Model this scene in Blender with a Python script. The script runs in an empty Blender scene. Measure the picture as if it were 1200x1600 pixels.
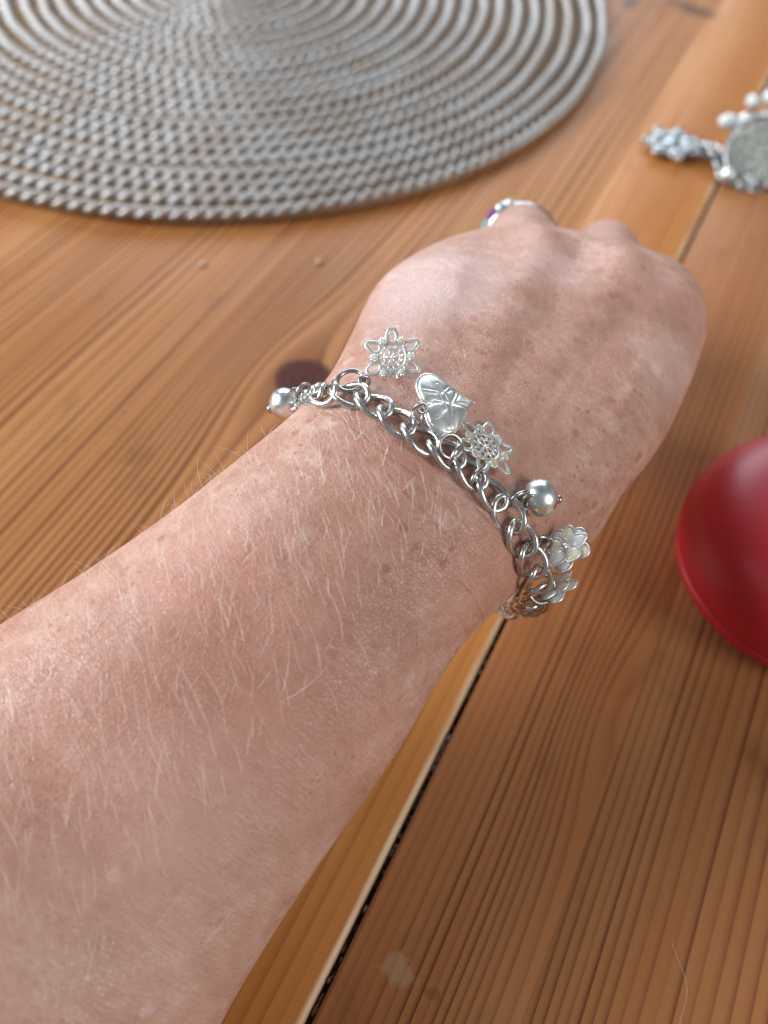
import bpy, bmesh, math, random
import numpy as np
from mathutils import Vector, Matrix
from mathutils.bvhtree import BVHTree

random.seed(7); RNG = np.random.default_rng(7)
S = bpy.context.scene
C = S.collection
R = math.radians

# ------------------------------------------------------------------ camera
CAM_H, PITCH, ROLL, FPX = 0.18, R(54.5), R(4.5), 1300.0
_fw = np.array([0, math.cos(PITCH), -math.sin(PITCH)])
_rt = np.array([1.0, 0, 0]); _up = np.cross(_rt, _fw)
RT = _rt * math.cos(ROLL) + _up * math.sin(ROLL)
UP = -_rt * math.sin(ROLL) + _up * math.cos(ROLL)
FW = _fw
EYE = np.array([0, 0, CAM_H])
cd = bpy.data.cameras.new('camera'); cam = bpy.data.objects.new('camera', cd); C.objects.link(cam)
cam.matrix_world = Matrix(((RT[0], UP[0], -FW[0], EYE[0]), (RT[1], UP[1], -FW[1], EYE[1]), (RT[2], UP[2], -FW[2], EYE[2]), (0, 0, 0, 1)))
cd.sensor_fit = 'VERTICAL'; cd.sensor_height = 36.0; cd.lens = FPX / 1600 * 36
cd.clip_start = 0.005; cd.clip_end = 50
cd.dof.use_dof = True; cd.dof.focus_distance = 0.142; cd.dof.aperture_fstop = 10.8
S.camera = cam

# ------------------------------------------------------------------ light
w = bpy.data.worlds.new('World'); S.world = w; w.use_nodes = True
bg = w.node_tree.nodes['Background']; bg.inputs[0].default_value = (0.86, 0.92, 1.0, 1); bg.inputs[1].default_value = 0.215

def area(name, loc, target, sx, sy, power, col):
    l = bpy.data.lights.new(name, 'AREA'); l.shape = 'RECTANGLE'; l.size = sx; l.size_y = sy; l.energy = power; l.color = col
    o = bpy.data.objects.new(name, l); C.objects.link(o); o.location = loc
    o.rotation_euler = (Vector(target) - Vector(loc)).to_track_quat('-Z', 'Y').to_euler()
    return o
area('window_light', (-1.95, 0.15, 1.05), (0, 0.12, 0), 1.4, 1.1, 82.0, (0.94, 0.97, 1.0))
area('far_window_light', (-0.2, 2.2, 0.95), (0, 0.2, 0), 1.8, 0.9, 40.0, (0.80, 0.90, 1.0))
area('right_window_light', (1.7, -0.85, 1.05), (0, 0.12, 0), 0.9, 1.1, 27.0, (1.0, 0.97, 0.93))
S.view_settings.view_transform = 'Standard'; S.view_settings.look = 'None'
S.view_settings.exposure = 0.0; S.view_settings.gamma = 1.0
S.cycles.use_denoising = True
S.cycles.max_bounces = 8

# ------------------------------------------------------------------ helpers
def PX(x, y, d):
    "point seen at photo coordinate (x, y) at depth d along the lens axis"
    return EYE + d * (FW + (x - 600) / FPX * RT - (y - 800) / FPX * UP)
def GZ(x, y, z=0.0):
    v = FW + (x - 600) / FPX * RT - (y - 800) / FPX * UP
    return EYE + v * ((z - CAM_H) / v[2])
def unit(v):
    v = np.asarray(v, float); return v / np.linalg.norm(v)

def tag(o, label=None, cat=None, group=None, kind=None):
    for k, v in (('label', label), ('category', cat), ('group', group), ('kind', kind)):
        if v: o[k] = v
    return o
def empty(name, loc=(0, 0, 0), rot=None):
    o = bpy.data.objects.new(name, None); C.objects.link(o); o.location = loc; o.empty_display_size = 0.01
    if rot is not None: o.rotation_euler = rot
    return o

class MB:
    "collects vertices and faces of one mesh"
    def __init__(s): s.v = []; s.f = []
    def add(s, v, f):
        n = len(s.v); s.v.extend([tuple(map(float, p)) for p in v]); s.f.extend([tuple(i + n for i in q) for q in f]); return s
    def loft(s, rings, closed=False, caps=True):
        m = len(rings[0]); k = len(rings); v = [p for r in rings for p in r]; f = []
        for i in range(k if closed else k - 1):
            a, b = i * m, ((i + 1) % k) * m
            for j in range(m):
                f.append((a + j, a + (j + 1) % m, b + (j + 1) % m, b + j))
        if caps and not closed:
            f.append(tuple(range(m - 1, -1, -1))); f.append(tuple((k - 1) * m + j for j in range(m)))
        return s.add(v, f)
    def tube(s, pts, rad, n=8, closed=False, flat=1.0, up=None):
        pts = np.asarray(pts, float); k = len(pts); rad = np.broadcast_to(np.asarray(rad, float), (k,))
        rings = []; prev = None
        for i in range(k):
            if closed: t = pts[(i + 1) % k] - pts[i - 1]
            else: t = pts[min(i + 1, k - 1)] - pts[max(i - 1, 0)]
            t = unit(t)
            if up is not None: a = np.asarray(up, float)
            elif prev is None: a = np.array([0, 0, 1.0]) if abs(t[2]) < 0.9 else np.array([1.0, 0, 0])
            else: a = prev
            a = unit(a - t * (a @ t)); b = np.cross(t, a); prev = a
            rings.append([pts[i] + rad[i] * (math.cos(q) * b + flat * math.sin(q) * a) for q in np.arange(n) * 2 * math.pi / n])
        return s.loft(rings, closed)
    def sphere(s, c, r, nu=24, nv=14, sc=(1, 1, 1)):
        c = np.asarray(c, float)
        rings = [[c + r * np.array([math.sin(a) * math.cos(b) * sc[0], math.sin(a) * math.sin(b) * sc[1], math.cos(a) * sc[2]])
                  for b in np.arange(nu) * 2 * math.pi / nu] for a in np.linspace(0.02, math.pi - 0.02, nv)]
        return s.loft(rings[::-1])
    def lathe(s, prof, n=64):
        rings = [[np.array([r * math.cos(a), r * math.sin(a), z]) for a in np.arange(n) * 2 * math.pi / n] for r, z in prof]
        return s.loft(rings)
    def mesh(s, name, smooth=True):
        me = bpy.data.meshes.new(name); me.from_pydata(s.v, [], s.f); me.validate()
        bm = bmesh.new(); bm.from_mesh(me); bmesh.ops.recalc_face_normals(bm, faces=bm.faces); bm.to_mesh(me); bm.free()
        if smooth: me.polygons.foreach_set('use_smooth', [True] * len(me.polygons))
        return me
    def build(s, name, mat, parent=None, smooth=True):
        return put(name, s.mesh(name, smooth), mat, parent)
def put(name, me, mat=None, parent=None, M=None):
    o = bpy.data.objects.new(name, me); C.objects.link(o)
    if mat and not me.materials: me.materials.append(mat)
    if parent: o.parent = parent
    if M is not None: o.matrix_local = M
    return o
def frame(x, y, z, loc):
    return Matrix(((x[0], y[0], z[0], loc[0]), (x[1], y[1], z[1], loc[1]), (x[2], y[2], z[2], loc[2]), (0, 0, 0, 1)))

# ------------------------------------------------------------------ material graph helper
class Sk:
    def __init__(s, g, k): s.g = g; s.k = k
    def __add__(s, o): return s.g.m('ADD', s, o)
    __radd__ = __add__
    def __sub__(s, o): return s.g.m('SUBTRACT', s, o)
    def __rsub__(s, o): return s.g.m('SUBTRACT', o, s)
    def __mul__(s, o): return s.g.m('MULTIPLY', s, o)
    __rmul__ = __mul__
    def __truediv__(s, o): return s.g.m('DIVIDE', s, o)
    def __pow__(s, o): return s.g.m('POWER', s, o)
class Gr:
    def __init__(s, name):
        s.mat = bpy.data.materials.new(name); s.mat.use_nodes = True; s.t = s.mat.node_tree
        s.b = s.t.nodes['Principled BSDF']; s._tc = None
    def n(s, typ): return s.t.nodes.new(typ)
    def set(s, sock, v):
        if isinstance(v, Sk): s.t.links.new(v.k, sock)
        elif v is not None:
            if hasattr(sock.default_value, '__len__') and len(sock.default_value) == 4 and len(v) == 3: v = (*v, 1)
            sock.default_value = v
    def m(s, op, a, b=None, c=None):
        q = s.n('ShaderNodeMath'); q.operation = op
        s.set(q.inputs[0], a); s.set(q.inputs[1], b); s.set(q.inputs[2], c); return Sk(s, q.outputs[0])
    def obj(s):
        if not s._tc: s._tc = s.n('ShaderNodeTexCoord')
        return Sk(s, s._tc.outputs['Object'])
    def sep(s, v):
        q = s.n('ShaderNodeSeparateXYZ'); s.set(q.inputs[0], v); return [Sk(s, o) for o in q.outputs]
    def comb(s, x, y, z=0.0):
        q = s.n('ShaderNodeCombineXYZ'); s.set(q.inputs[0], x); s.set(q.inputs[1], y); s.set(q.inputs[2], z); return Sk(s, q.outputs[0])
    def dot(s, v, d):
        q = s.n('ShaderNodeVectorMath'); q.operation = 'DOT_PRODUCT'; s.set(q.inputs[0], v); q.inputs[1].default_value = tuple(d); return Sk(s, q.outputs['Value'])
    def dist(s, v, p):
        q = s.n('ShaderNodeVectorMath'); q.operation = 'DISTANCE'; s.set(q.inputs[0], v); q.inputs[1].default_value = tuple(p); return Sk(s, q.outputs['Value'])
    def noise(s, v, scale, detail=2.0, rough=0.5, dist=0.0):
        q = s.n('ShaderNodeTexNoise'); s.set(q.inputs['Vector'], v); q.inputs['Scale'].default_value = scale
        q.inputs['Detail'].default_value = detail; q.inputs['Roughness'].default_value = rough; q.inputs['Distortion'].default_value = dist
        return Sk(s, q.outputs[0])
    def vor(s, v, scale, feature='F1', out='Distance', rnd=1.0):
        q = s.n('ShaderNodeTexVoronoi'); q.feature = feature; s.set(q.inputs['Vector'], v); q.inputs['Scale'].default_value = scale
        q.inputs['Randomness'].default_value = rnd
        return Sk(s, q.outputs[out])
    def ss(s, x, a, b, lo=0.0, hi=1.0):
        q = s.n('ShaderNodeMapRange'); q.interpolation_type = 'SMOOTHSTEP'; s.set(q.inputs[0], x)
        q.inputs[1].default_value = a; q.inputs[2].default_value = b; q.inputs[3].default_value = lo; q.inputs[4].default_value = hi
        return Sk(s, q.outputs[0])
    def mix(s, f, a, b, mode='MIX'):
        q = s.n('ShaderNodeMix'); q.data_type = 'RGBA'; q.blend_type = mode; q.clamp_factor = True
        s.set(q.inputs[0], f); s.set(q.inputs[6], a); s.set(q.inputs[7], b); return Sk(s, q.outputs[2])
    def bump(s, hgt, dist, strength=1.0, normal=None):
        q = s.n('ShaderNodeBump'); s.set(q.inputs['Height'], hgt); q.inputs['Distance'].default_value = dist; q.inputs['Strength'].default_value = strength
        if normal is not None: s.set(q.inputs['Normal'], normal)
        return Sk(s, q.outputs[0])
    def out(s, **kw):
        for k, v in kw.items():
            s.set(s.b.inputs[k.replace('_', ' ')], v)
        return s.mat

def metal(name, col, rough, blotch=0.12, sc=900):
    g = Gr(name); o = g.obj(); n = g.noise(o, sc, 3)
    t = g.ss(g.noise(o, sc * 0.35, 2), 0.45, 0.75)
    return g.out(Base_Color=g.mix(t * 0.45, col, tuple(c * 0.55 for c in col)), Metallic=1.0, Roughness=g.ss(n, 0.3, 0.75, rough - blotch * 0.5, rough + blotch), Normal=g.bump(n, 0.00002, 0.5))

M = {}
M['silver'] = metal('silver', (0.64, 0.64, 0.62), 0.26)
M['silver_bright'] = metal('silver_bright', (0.86, 0.88, 0.86), 0.42)
g = Gr('stamped_silver'); nn = g.noise(g.obj(), 1400, 3)
M['stamped'] = g.out(Base_Color=g.mix(g.ss(nn, 0.4, 0.7), (0.82, 0.85, 0.82), (0.62, 0.65, 0.62)), Metallic=0.80, Roughness=0.36, Normal=g.bump(nn, 0.00004, 0.5))
M['satin'] = metal('satin_silver', (0.86, 0.88, 0.85), 0.40, 0.08)
M['bead'] = metal('bead_silver', (0.82, 0.87, 0.86), 0.30, 0.10, 700)
M['steel'] = metal('dark_steel', (0.42, 0.41, 0.39), 0.28)
M['frosted'] = metal('frosted_silver', (0.42, 0.44, 0.45), 0.34, 0.15, 500)
g = Gr('clear_crystal'); M['crystal'] = g.out(Base_Color=(0.92, 0.95, 0.93), Transmission_Weight=0.55, Roughness=0.06, IOR=1.6)
g = Gr('yellow_crystal'); M['citrine'] = g.out(Base_Color=(0.86, 0.78, 0.48), Transmission_Weight=0.45, Roughness=0.06, IOR=1.6)
g = Gr('cream_enamel'); M['cream'] = g.out(Base_Color=g.mix(g.noise(g.obj(), 900, 2), (0.90, 0.81, 0.55), (0.93, 0.89, 0.76)), Roughness=0.18, Coat_Weight=0.6, Coat_Roughness=0.08)
g = Gr('clear_enamel'); M['enamel'] = g.out(Base_Color=g.mix(g.noise(g.obj(), 900, 2), (0.88, 0.90, 0.89), (0.94, 0.95, 0.94)), Roughness=0.22, Metallic=0.0, Coat_Weight=0.6, Coat_Roughness=0.08)
g = Gr('pearl'); M['pearl'] = g.out(Base_Color=(0.66, 0.70, 0.69), Roughness=0.22, Coat_Weight=0.5)
g = Gr('purple_stone'); M['purple'] = g.out(Base_Color=(0.20, 0.05, 0.26), Roughness=0.05, Coat_Weight=1.0)
g = Gr('teal_stone'); M['teal'] = g.out(Base_Color=(0.30, 0.50, 0.54), Roughness=0.05, Transmission_Weight=0.3, Coat_Weight=1.0)

# ------------------------------------------------------------------ wood
def wood(name, light, dark, freq, seed, knots=(), warp=0.006, contrast=0.8, stains=(), red=0.4, sharp=2.2, edge=None):
    g = Gr(name); o = g.obj(); x, y, z = g.sep(o)
    sx = x + seed * 0.37; sy = y + seed * 1.13
    x2 = x + (g.noise(g.comb(sx * 9.0, sy * 2.2, seed), 1.0, 1.5) - 0.5) * (warp * 2)
    x2 = x2 + (g.noise(g.comb(sx * 60.0, sy * 9.0, seed), 1.0, 1) - 0.5) * 0.0022
    kd = None
    for (kx, ky, rx, ry, amt, core) in knots:
        ex = (x - kx) * (1 / rx); ey = (y - ky) * (1 / ry)
        gs = g.m('EXPONENT', (ex * ex + ey * ey) * -1.0)
        x2 = x2 - (x2 - kx) * gs * amt
        if core:
            cx = (x - kx) * (1 / core); cy = (y - ky) * (1 / core)
            dd = g.m('SQRT', cx * cx + cy * cy) + (g.noise(g.comb(sx, sy), 120, 2) - 0.5) * 0.22
            kd = dd if kd is None else g.m('MINIMUM', kd, dd)
    vf = g.noise(g.comb(sx * 22.0, sy * 0.6, seed + 5), 1.0, 1)
    s = x2 * freq + (vf - 0.5) * (freq * 0.03)
    fr = g.m('FRACT', s)
    late = (fr ** sharp) * (1.0 - g.ss(fr, 0.90, 1.0))
    wn_ = g.n('ShaderNodeTexWhiteNoise'); wn_.noise_dimensions = '1D'; g.set(wn_.inputs['W'], g.m('FLOOR', s)); pr = Sk(g, wn_.outputs['Value'])
    late = late * (0.45 + pr * 0.9)
    amp = g.ss(g.noise(g.comb(sx * 70.0, sy * 2.5, seed + 9), 1.0, 2), 0.25, 0.75, 0.35, 1.25)
    fib = g.noise(g.comb(sx * 2600.0, sy * 55.0), 1.0, 2)
    fib2 = g.noise(g.comb(sx * 420.0, sy * 14.0), 1.0, 3)
    tone = g.noise(g.comb(sx * 30.0, sy * 5.0, seed + 2), 1.0, 3)
    lt = g.mix(g.ss(tone, 0.3, 0.7), light, tuple(c * k for c, k in zip(light, (0.86, 0.74, 0.60))))
    f = late * amp * contrast * 1.55 + (fib2 - 0.5) * 0.5 + (fib - 0.5) * 0.22
    col = g.mix(g.m('MAXIMUM', f, 0.0), lt, dark)
    rs = g.ss(g.noise(g.comb(sx * 45.0, sy * 3.0, seed + 21), 1.0, 2), 0.55, 0.75)
    col = g.mix(rs * red * late, col, (0.16, 0.022, 0.012))
    # dents and dirt
    pit = g.vor(g.comb(sx * 1.6, sy), 95.0)
    pitm = (1.0 - g.ss(pit, 0.03, 0.085)) * g.ss(g.noise(o, 30, 1), 0.5, 0.62)
    col = g.mix(pitm * 0.7, col, (0.05, 0.025, 0.014))
    smear = g.ss(g.noise(g.comb(sx * 60, sy * 26), 1.0, 4, 0.6), 0.58, 0.76)
    col = g.mix(smear * 0.38, col, tuple(c * 0.5 for c in dark))
    for (px, py, r1, r2, cc, a) in stains:
        ax = (x - px) * (1 / r1); ay = (y - py) * (1 / r2)
        d = g.m('SQRT', ax * ax + ay * ay) + (g.noise(o, 330, 4, 0.65) - 0.5) * 2.2
        col = g.mix((1.0 - g.ss(d, 0.55, 1.15)) * a, col, cc)
    if edge is not None:   # worn, pale arris along the open joint
        wn = g.noise(g.comb(sx * 500, sy * 30), 1.0, 3)
        col = g.mix(g.ss(x + (wn - 0.5) * 0.0016, edge - 0.0019, edge - 0.0010) * g.ss(g.noise(g.comb(seed, sy * 34), 1.0, 3), 0.30, 0.60, 0.40, 0.92), col, (0.70, 0.52, 0.34))
    if kd is not None:
        kr = g.m('FRACT', kd * 3.4)
        kc = g.mix(kr, (0.040, 0.007, 0.006), (0.115, 0.024, 0.014))
        col = g.mix(1.0 - g.ss(kd, 0.86, 1.06), col, kc)
    hgt = late * 0.8 + fib * 0.25 + fib2 * 0.35 - pitm * 1.2
    rough = g.ss(fib2 + late * 0.3, 0.3, 0.9, 0.42, 0.60)
    if edge is not None: rough = rough - g.ss(x, edge - 0.0018, edge - 0.0010) * 0.2
    return g.out(Base_Color=col, Roughness=rough, Normal=g.bump(hgt, 0.00010, 0.45), Specular_IOR_Level=0.20)

ANG = R(23.7)
DU = np.array([math.sin(ANG), math.cos(ANG), 0]); DV = np.array([math.cos(ANG), -math.sin(ANG), 0])
def tuv(px, py):
    p = GZ(px, py); return float(p @ DV), float(p @ DU)   # local x (across), local y (along)
table = tag(empty('wooden_table', (0, 0, 0), (0, 0, -ANG)), 'varnished pine plank table top under the arm, mat and jewellery', 'table')
kx, ky = tuv(474, 592); bx, by = tuv(985, 1125); wx, wy = tuv(622, 1517)
d1 = tuv(985, 2); d2 = tuv(1090, 18)
LIGHT_A = (0.465, 0.212, 0.076); DARK_A = (0.16, 0.050, 0.015)
LIGHT_B = (0.385, 0.168, 0.066); DARK_B = (0.13, 0.036, 0.015)
GOLD = (0.49, 0.210, 0.058)
DST = [(d1[0], d1[1], 0.005, 0.011, (0.07, 0.035, 0.02), .75), (d2[0], d2[1], 0.011, 0.006, (0.07, 0.035, 0.02), .75), (d2[0] - 0.008, d2[1] + 0.004, 0.009, 0.004, (0.07, 0.035, 0.02), .6)]
woods = [
 (-0.42, -0.235, wood('pine_far', LIGHT_A, DARK_A, 330, 3.1)),
 (-0.235, -0.0485, wood('pine_knotty', LIGHT_A, DARK_A, 385, 1.7, [(kx, ky, 0.019, 0.036, 0.93, 0.0088)], 0.011, 1.2, DST, 0.4, 2.2)),
 (-0.0485, -0.0112, wood('pine_golden', GOLD, (0.27, 0.085, 0.020), 260, 4.4, (), 0.004, 0.6, DST, 0.15, 2.2, -0.0112)),
 (-0.0101, 0.0245, wood('pine_red', LIGHT_B, DARK_B, 430, 6.2, [(bx + 0.001, by, 0.011, 0.026, 0.9, 0)], 0.0035, 0.95,
        [(wx, wy, 0.0034, 0.0028, (0.40, 0.31, 0.18), 0.42), (wx + 0.0075, wy - 0.0005, 0.0018, 0.0014, (0.10, 0.06, 0.03), 0.45)], 0.95, 3.3)),
 (0.0245, 0.118, wood('pine_brown', (0.385, 0.175, 0.070), DARK_B, 385, 8.3, (), 0.005, 1.0, (), 0.95, 3.3)),
 (0.1195, 0.30, wood('pine_right', LIGHT_B, DARK_B, 290, 9.9)),
]
def plank(x0, x1, mat, b0, b1):
    "board with softly rounded long edges"
    prof = []
    def arc(cx, r, a0, a1, n=5):
        for a in np.linspace(a0, a1, n): prof.append((cx + r * math.cos(a), -r + r * math.sin(a)))
    arc(x0 + b0, b0, math.pi, math.pi / 2); arc(x1 - b1, b1, math.pi / 2, 0)
    prof.append((x1, -0.024)); prof.append((x0, -0.024))
    ys = np.linspace(-0.55, 1.05, 33)
    mb = MB(); mb.loft([[np.array([px, y, pz]) for px, pz in prof] for y in ys])
    return mb.build('plank', mat, table)
bev = [(.0006, .0003), (.0003, .00005), (.00005, .0017), (.0005, .00004), (.00004, .0006), (.0006, .0006)]
for (a, b, m), (b0, b1) in zip(woods, bev): plank(a + 0.00002, b - 0.00002, m, b0, b1)
g = Gr('gap_grime'); M['grime'] = g.out(Base_Color=g.mix(g.noise(g.obj(), 300, 3), (0.012, 0.008, 0.006), (0.035, 0.022, 0.014)), Roughness=0.85)
# tongue of the joint sits inside the planks' groove, only its top shows down the gap
mb = MB(); mb.loft([[np.array(p) for p in ((-0.01117, y, -0.023), (-0.01117, y, -0.0030), (-0.01013, y, -0.0030), (-0.01013, y, -0.023))] for y in np.linspace(-0.54, 1.04, 9)])
mb.build('joint_tongue', M['grime'], table, False)
g = Gr('gap_crumbs'); M['gapcrumb'] = g.out(Base_Color=g.mix(g.vor(g.obj(), 500, 'F1', 'Color'), (0.035, 0.022, 0.015), (0.15, 0.10, 0.07), 'MIX'), Roughness=0.35)
mb = MB(); r2 = random.Random(3)
for i in range(190):
    y = r2.choice((0.02, 0.05, 0.062, 0.085, 0.11, 0.15, 0.2, 0.24, 0.28)) + r2.gauss(0, 0.008); s = r2.uniform(0.0002, 0.0006)
    mb.sphere((-0.0106 + r2.uniform(-0.00030, 0.0002), y, -0.0033 + s * 1.0 + r2.uniform(0, 0.0021)), s, 6, 4, (0.8, r2.uniform(1, 2.4), 0.8))
for px, py, s in ((703, 1170, 0.0009), (697, 1190, 0.0008), (690, 1205, 0.0007), (497, 1580, 0.0009), (505, 1562, 0.0007), (620, 1335, 0.0006)):
    x, y = tuv(px, py); mb.sphere((-0.0106, y, -0.0011), s * 0.8, 8, 6, (0.75, 2.2, 0.8))
tag(mb.build('gap_crumbs', M['gapcrumb'], table), kind='stuff')

# ------------------------------------------------------------------ woven round mat
MC = np.array([-0.09362, 0.42011, 0.0]); MR = 0.18
g = Gr('silver_cord'); o = g.obj()
nn = g.noise(o, 2600, 2); lo = g.noise(o, 55, 2)
ccol = g.mix(g.ss(lo, 0.36, 0.66), (0.43, 0.415, 0.40), (0.37, 0.315, 0.27))
M['cord'] = g.out(Base_Color=g.mix(g.ss(nn, 0.4, 0.7) * 0.5, ccol, (0.56, 0.59, 0.62)), Metallic=0.55, Roughness=0.36, Normal=g.bump(nn, 0.0002, 0.6))
g = Gr('brown_backing'); M['backing'] = g.out(Base_Color=g.mix(g.noise(g.obj(), 700, 3), (0.22, 0.130, 0.065), (0.33, 0.21, 0.115)), Roughness=0.8, Normal=g.bump(g.noise(g.obj(), 1500, 2), 0.0004, 0.6))
mat_o = tag(empty('placemat', MC), 'round coiled cord placemat in silvery brown on the table', 'placemat')
NC = 23; PITCHC = MR / NC
mb = MB(); mb.lathe([(0.0004, 0.0004), (MR - 0.003, 0.0004), (MR - 0.0022, 0.0012), (MR - 0.003, 0.0022), (0.0004, 0.0022)], 96)
mb.build('backing', M['backing'], mat_o)
for k in range(NC):
    rad = MR - PITCHC * (k + 0.5) if k < NC - 1 else PITCHC * 0.45
    rad = max(rad, 0.0022)
    turns = max(2, round(2 * math.pi * rad / 0.0116)); per = 12
    n = turns * per; a = np.arange(n) * 2 * math.pi / n
    wob = 1 + (0.0006 * np.sin(3 * a + k * 1.7) + 0.0005 * np.sin(7 * a + 2.1 * k) + 0.00035 * np.sin(23 * a + 4.1 * k)) * min(1, rad / 0.03) / max(rad, 0.01) * 0.45
    mb = MB(); rs = 0.00118 * (1 + 0.04 * math.sin(k * 2.3)); hr = 0.00112
    for st in (0, 1):
        ph = a * turns + st * math.pi + k * 1.3
        q = rad * wob + hr * np.cos(ph) * 1.1
        pts = np.stack([q * np.cos(a), q * np.sin(a), 0.0037 + hr * np.sin(ph)], -1)
        mb.tube(pts, rs, 7, True, up=(0, 0, 1))
    mb.build('coil', M['cord'], mat_o)

# ------------------------------------------------------------------ arm and hand: one continuous body
# each section: left and right outline in the photo, depth, half thickness towards the eye and away from it
SEC = [
 (-900, 1700, -420, 2760, 0.103, 0.037, 0.036),
 (-520, 1330, -60, 2240, 0.118, 0.035, 0.034),
 (-330, 1200, 85, 2030, 0.127, 0.034, 0.032),
 (-150, 1080, 210, 1800, 0.138, 0.032, 0.030),
 (0, 978, 330, 1600, 0.145, 0.030, 0.029),
 (150, 885, 465, 1385, 0.146, 0.027, 0.027),
 (285, 793, 610, 1180, 0.148, 0.0245, 0.0245),
 (385, 712, 712, 1018, 0.150, 0.0220, 0.0225),
 (457, 652, 802, 926, 0.153, 0.0205, 0.0205),
 (512, 592, 833, 882, 0.157, 0.0190, 0.0200),
 (548, 525, 905, 838, 0.163, 0.0175, 0.0200),
 (588, 448, 1030, 690, 0.173, 0.0160, 0.0200),
 (650, 402, 1090, 560, 0.186, 0.0150, 0.0190),
 (715, 378, 1096, 485, 0.197, 0.0130, 0.0170),
 (770, 368, 1080, 440, 0.206, 0.0100, 0.0130),
]
def catmull(P, n):
    P = np.asarray(P, float); k = len(P); out = []
    for t in np.linspace(0, k - 1, n):
        i = min(int(t), k - 2); f = t - i
        p0, p1, p2, p3 = P[max(i - 1, 0)], P[i], P[i + 1], P[min(i + 2, k - 1)]
        out.append(0.5 * (2 * p1 + (p2 - p0) * f + (2 * p0 - 5 * p1 + 4 * p2 - p3) * f * f + (3 * p1 - p0 - 3 * p2 + p3) * f ** 3))
    return np.array(out)
Lp = np.array([PX(s[0], s[1], s[4]) for s in SEC]); Rp = np.array([PX(s[2], s[3], s[4]) for s in SEC])
# lower the outer side of the hand a little, the thumb side dips away
TH = np.array([(s[5], s[6]) for s in SEC])
NS = 130
Lc, Rc, Tc = catmull(Lp, NS), catmull(Rp, NS), catmull(TH, NS)
Cc = (Lc + Rc) / 2
rings = []
for i in range(NS):
    ax = unit(Cc[min(i + 1, NS - 1)] - Cc[max(i - 1, 0)])
    W = (Rc[i] - Lc[i]) / 2
    toeye = EYE - Cc[i]
    T = unit(np.cross(ax, W)); T = T if T @ toeye > 0 else -T
    T = unit(T * 0.5 + unit(toeye - W * (toeye @ W) / (W @ W)) * 0.5)
    ring = []
    for a in np.arange(96) * 2 * math.pi / 96:
        ca, sa = math.cos(a), math.sin(a)
        e = 0.90
        ca = math.copysign(abs(ca) ** e, ca); sa = math.copysign(abs(sa) ** e, sa)
        ring.append(Cc[i] + W * ca + T * sa * (Tc[i][0] if sa > 0 else Tc[i][1]))
    rings.append(ring)
mb = MB(); mb.loft(rings)
def finger(pts, rads):
    P = catmull(pts, 24); r = catmull(np.array(rads)[:, None], 24)[:, 0]
    d0 = unit(P[0] - P[1]); d1 = unit(P[-1] - P[-2])
    pre = [P[0] + d0 * r[0] * math.sin(q) for q in (1.5, 1.0, 0.5)]; prer = [r[0] * math.cos(q) for q in (1.5, 1.0, 0.5)]
    post = [P[-1] + d1 * r[-1] * math.sin(q) for q in (0.5, 1.0, 1.5)]; postr = [r[-1] * math.cos(q) for q in (0.5, 1.0, 1.5)]
    mb.tube(np.vstack([pre, P, post]), np.concatenate([prer, r, postr]), 20)
def below(p, dz, back): return p + np.array([back[0], back[1], dz])
FING = [  # knuckle, middle joint, end joint, tip (photo x, y, depth), radii
 [(700, 440, 0.187), (712, 425, 0.212), (705, 470, 0.229), (735, 560, 0.218)],
 [(808, 400, 0.194), (816, 370, 0.228), (800, 440, 0.243), (815, 540, 0.226)],
 [(938, 430, 0.196), (945, 400, 0.230), (925, 470, 0.244), (915, 570, 0.226)],
 [(1025, 500, 0.192), (1030, 490, 0.224), (1000, 540, 0.236), (975, 640, 0.218)],
]
FR = [(0.0085, 0.0078, 0.0070, 0.0060), (0.0092, 0.0084, 0.0076, 0.0066), (0.0095, 0.0092, 0.0082, 0.0070), (0.0095, 0.0090, 0.0080, 0.0068)]
FPT = [[PX(*q) for q in f] for f in FING]
for pts, rr in zip(FPT, FR):
    pts = [np.array(p) for p in pts]
    for p, r_ in zip(pts, rr): p[2] = max(p[2], r_ * 0.98)
    finger(pts, rr)
# thumb folded under the palm
th = [PX(860, 790, 0.172), PX(925, 690, 0.196), PX(915, 600, 0.214), PX(870, 545, 0.224)]
for p in th: p[2] = max(p[2], 0.011)
finger(th, (0.0115, 0.0110, 0.0098, 0.0078))
me = mb.mesh('body_raw')
tmp = bpy.data.objects.new('tmp', me); C.objects.link(tmp)
md = tmp.modifiers.new('r', 'REMESH'); md.mode = 'VOXEL'; md.voxel_size = 0.00105
md2 = tmp.modifiers.new('s', 'SMOOTH'); md2.factor = 0.5; md2.iterations = 14
dg = bpy.context.evaluated_depsgraph_get()
body_me = bpy.data.meshes.new_from_object(tmp.evaluated_get(dg)); body_me.name = 'person'
bpy.data.objects.remove(tmp)
def npv(me):
    a = np.empty(len(me.vertices) * 3); me.vertices.foreach_get('co', a); return a.reshape(-1, 3)
V = npv(body_me)
nb = np.empty(len(V) * 3); body_me.vertices.foreach_get('normal', nb); NB = nb.reshape(-1, 3)
def bvh_of(me, V): return BVHTree.FromPolygons([Vector(v) for v in V], [tuple(p.vertices) for p in me.polygons])
BV = bvh_of(body_me, V)
def hit(px, py):
    d = unit(FW + (px - 600) / FPX * RT - (py - 800) / FPX * UP)
    loc, nor, idx, dist = BV.ray_cast(Vector(EYE), Vector(d), 2.0)
    return (np.array(loc), np.array(nor)) if loc is not None else (None, None)
disp = np.zeros(len(V))
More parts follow.
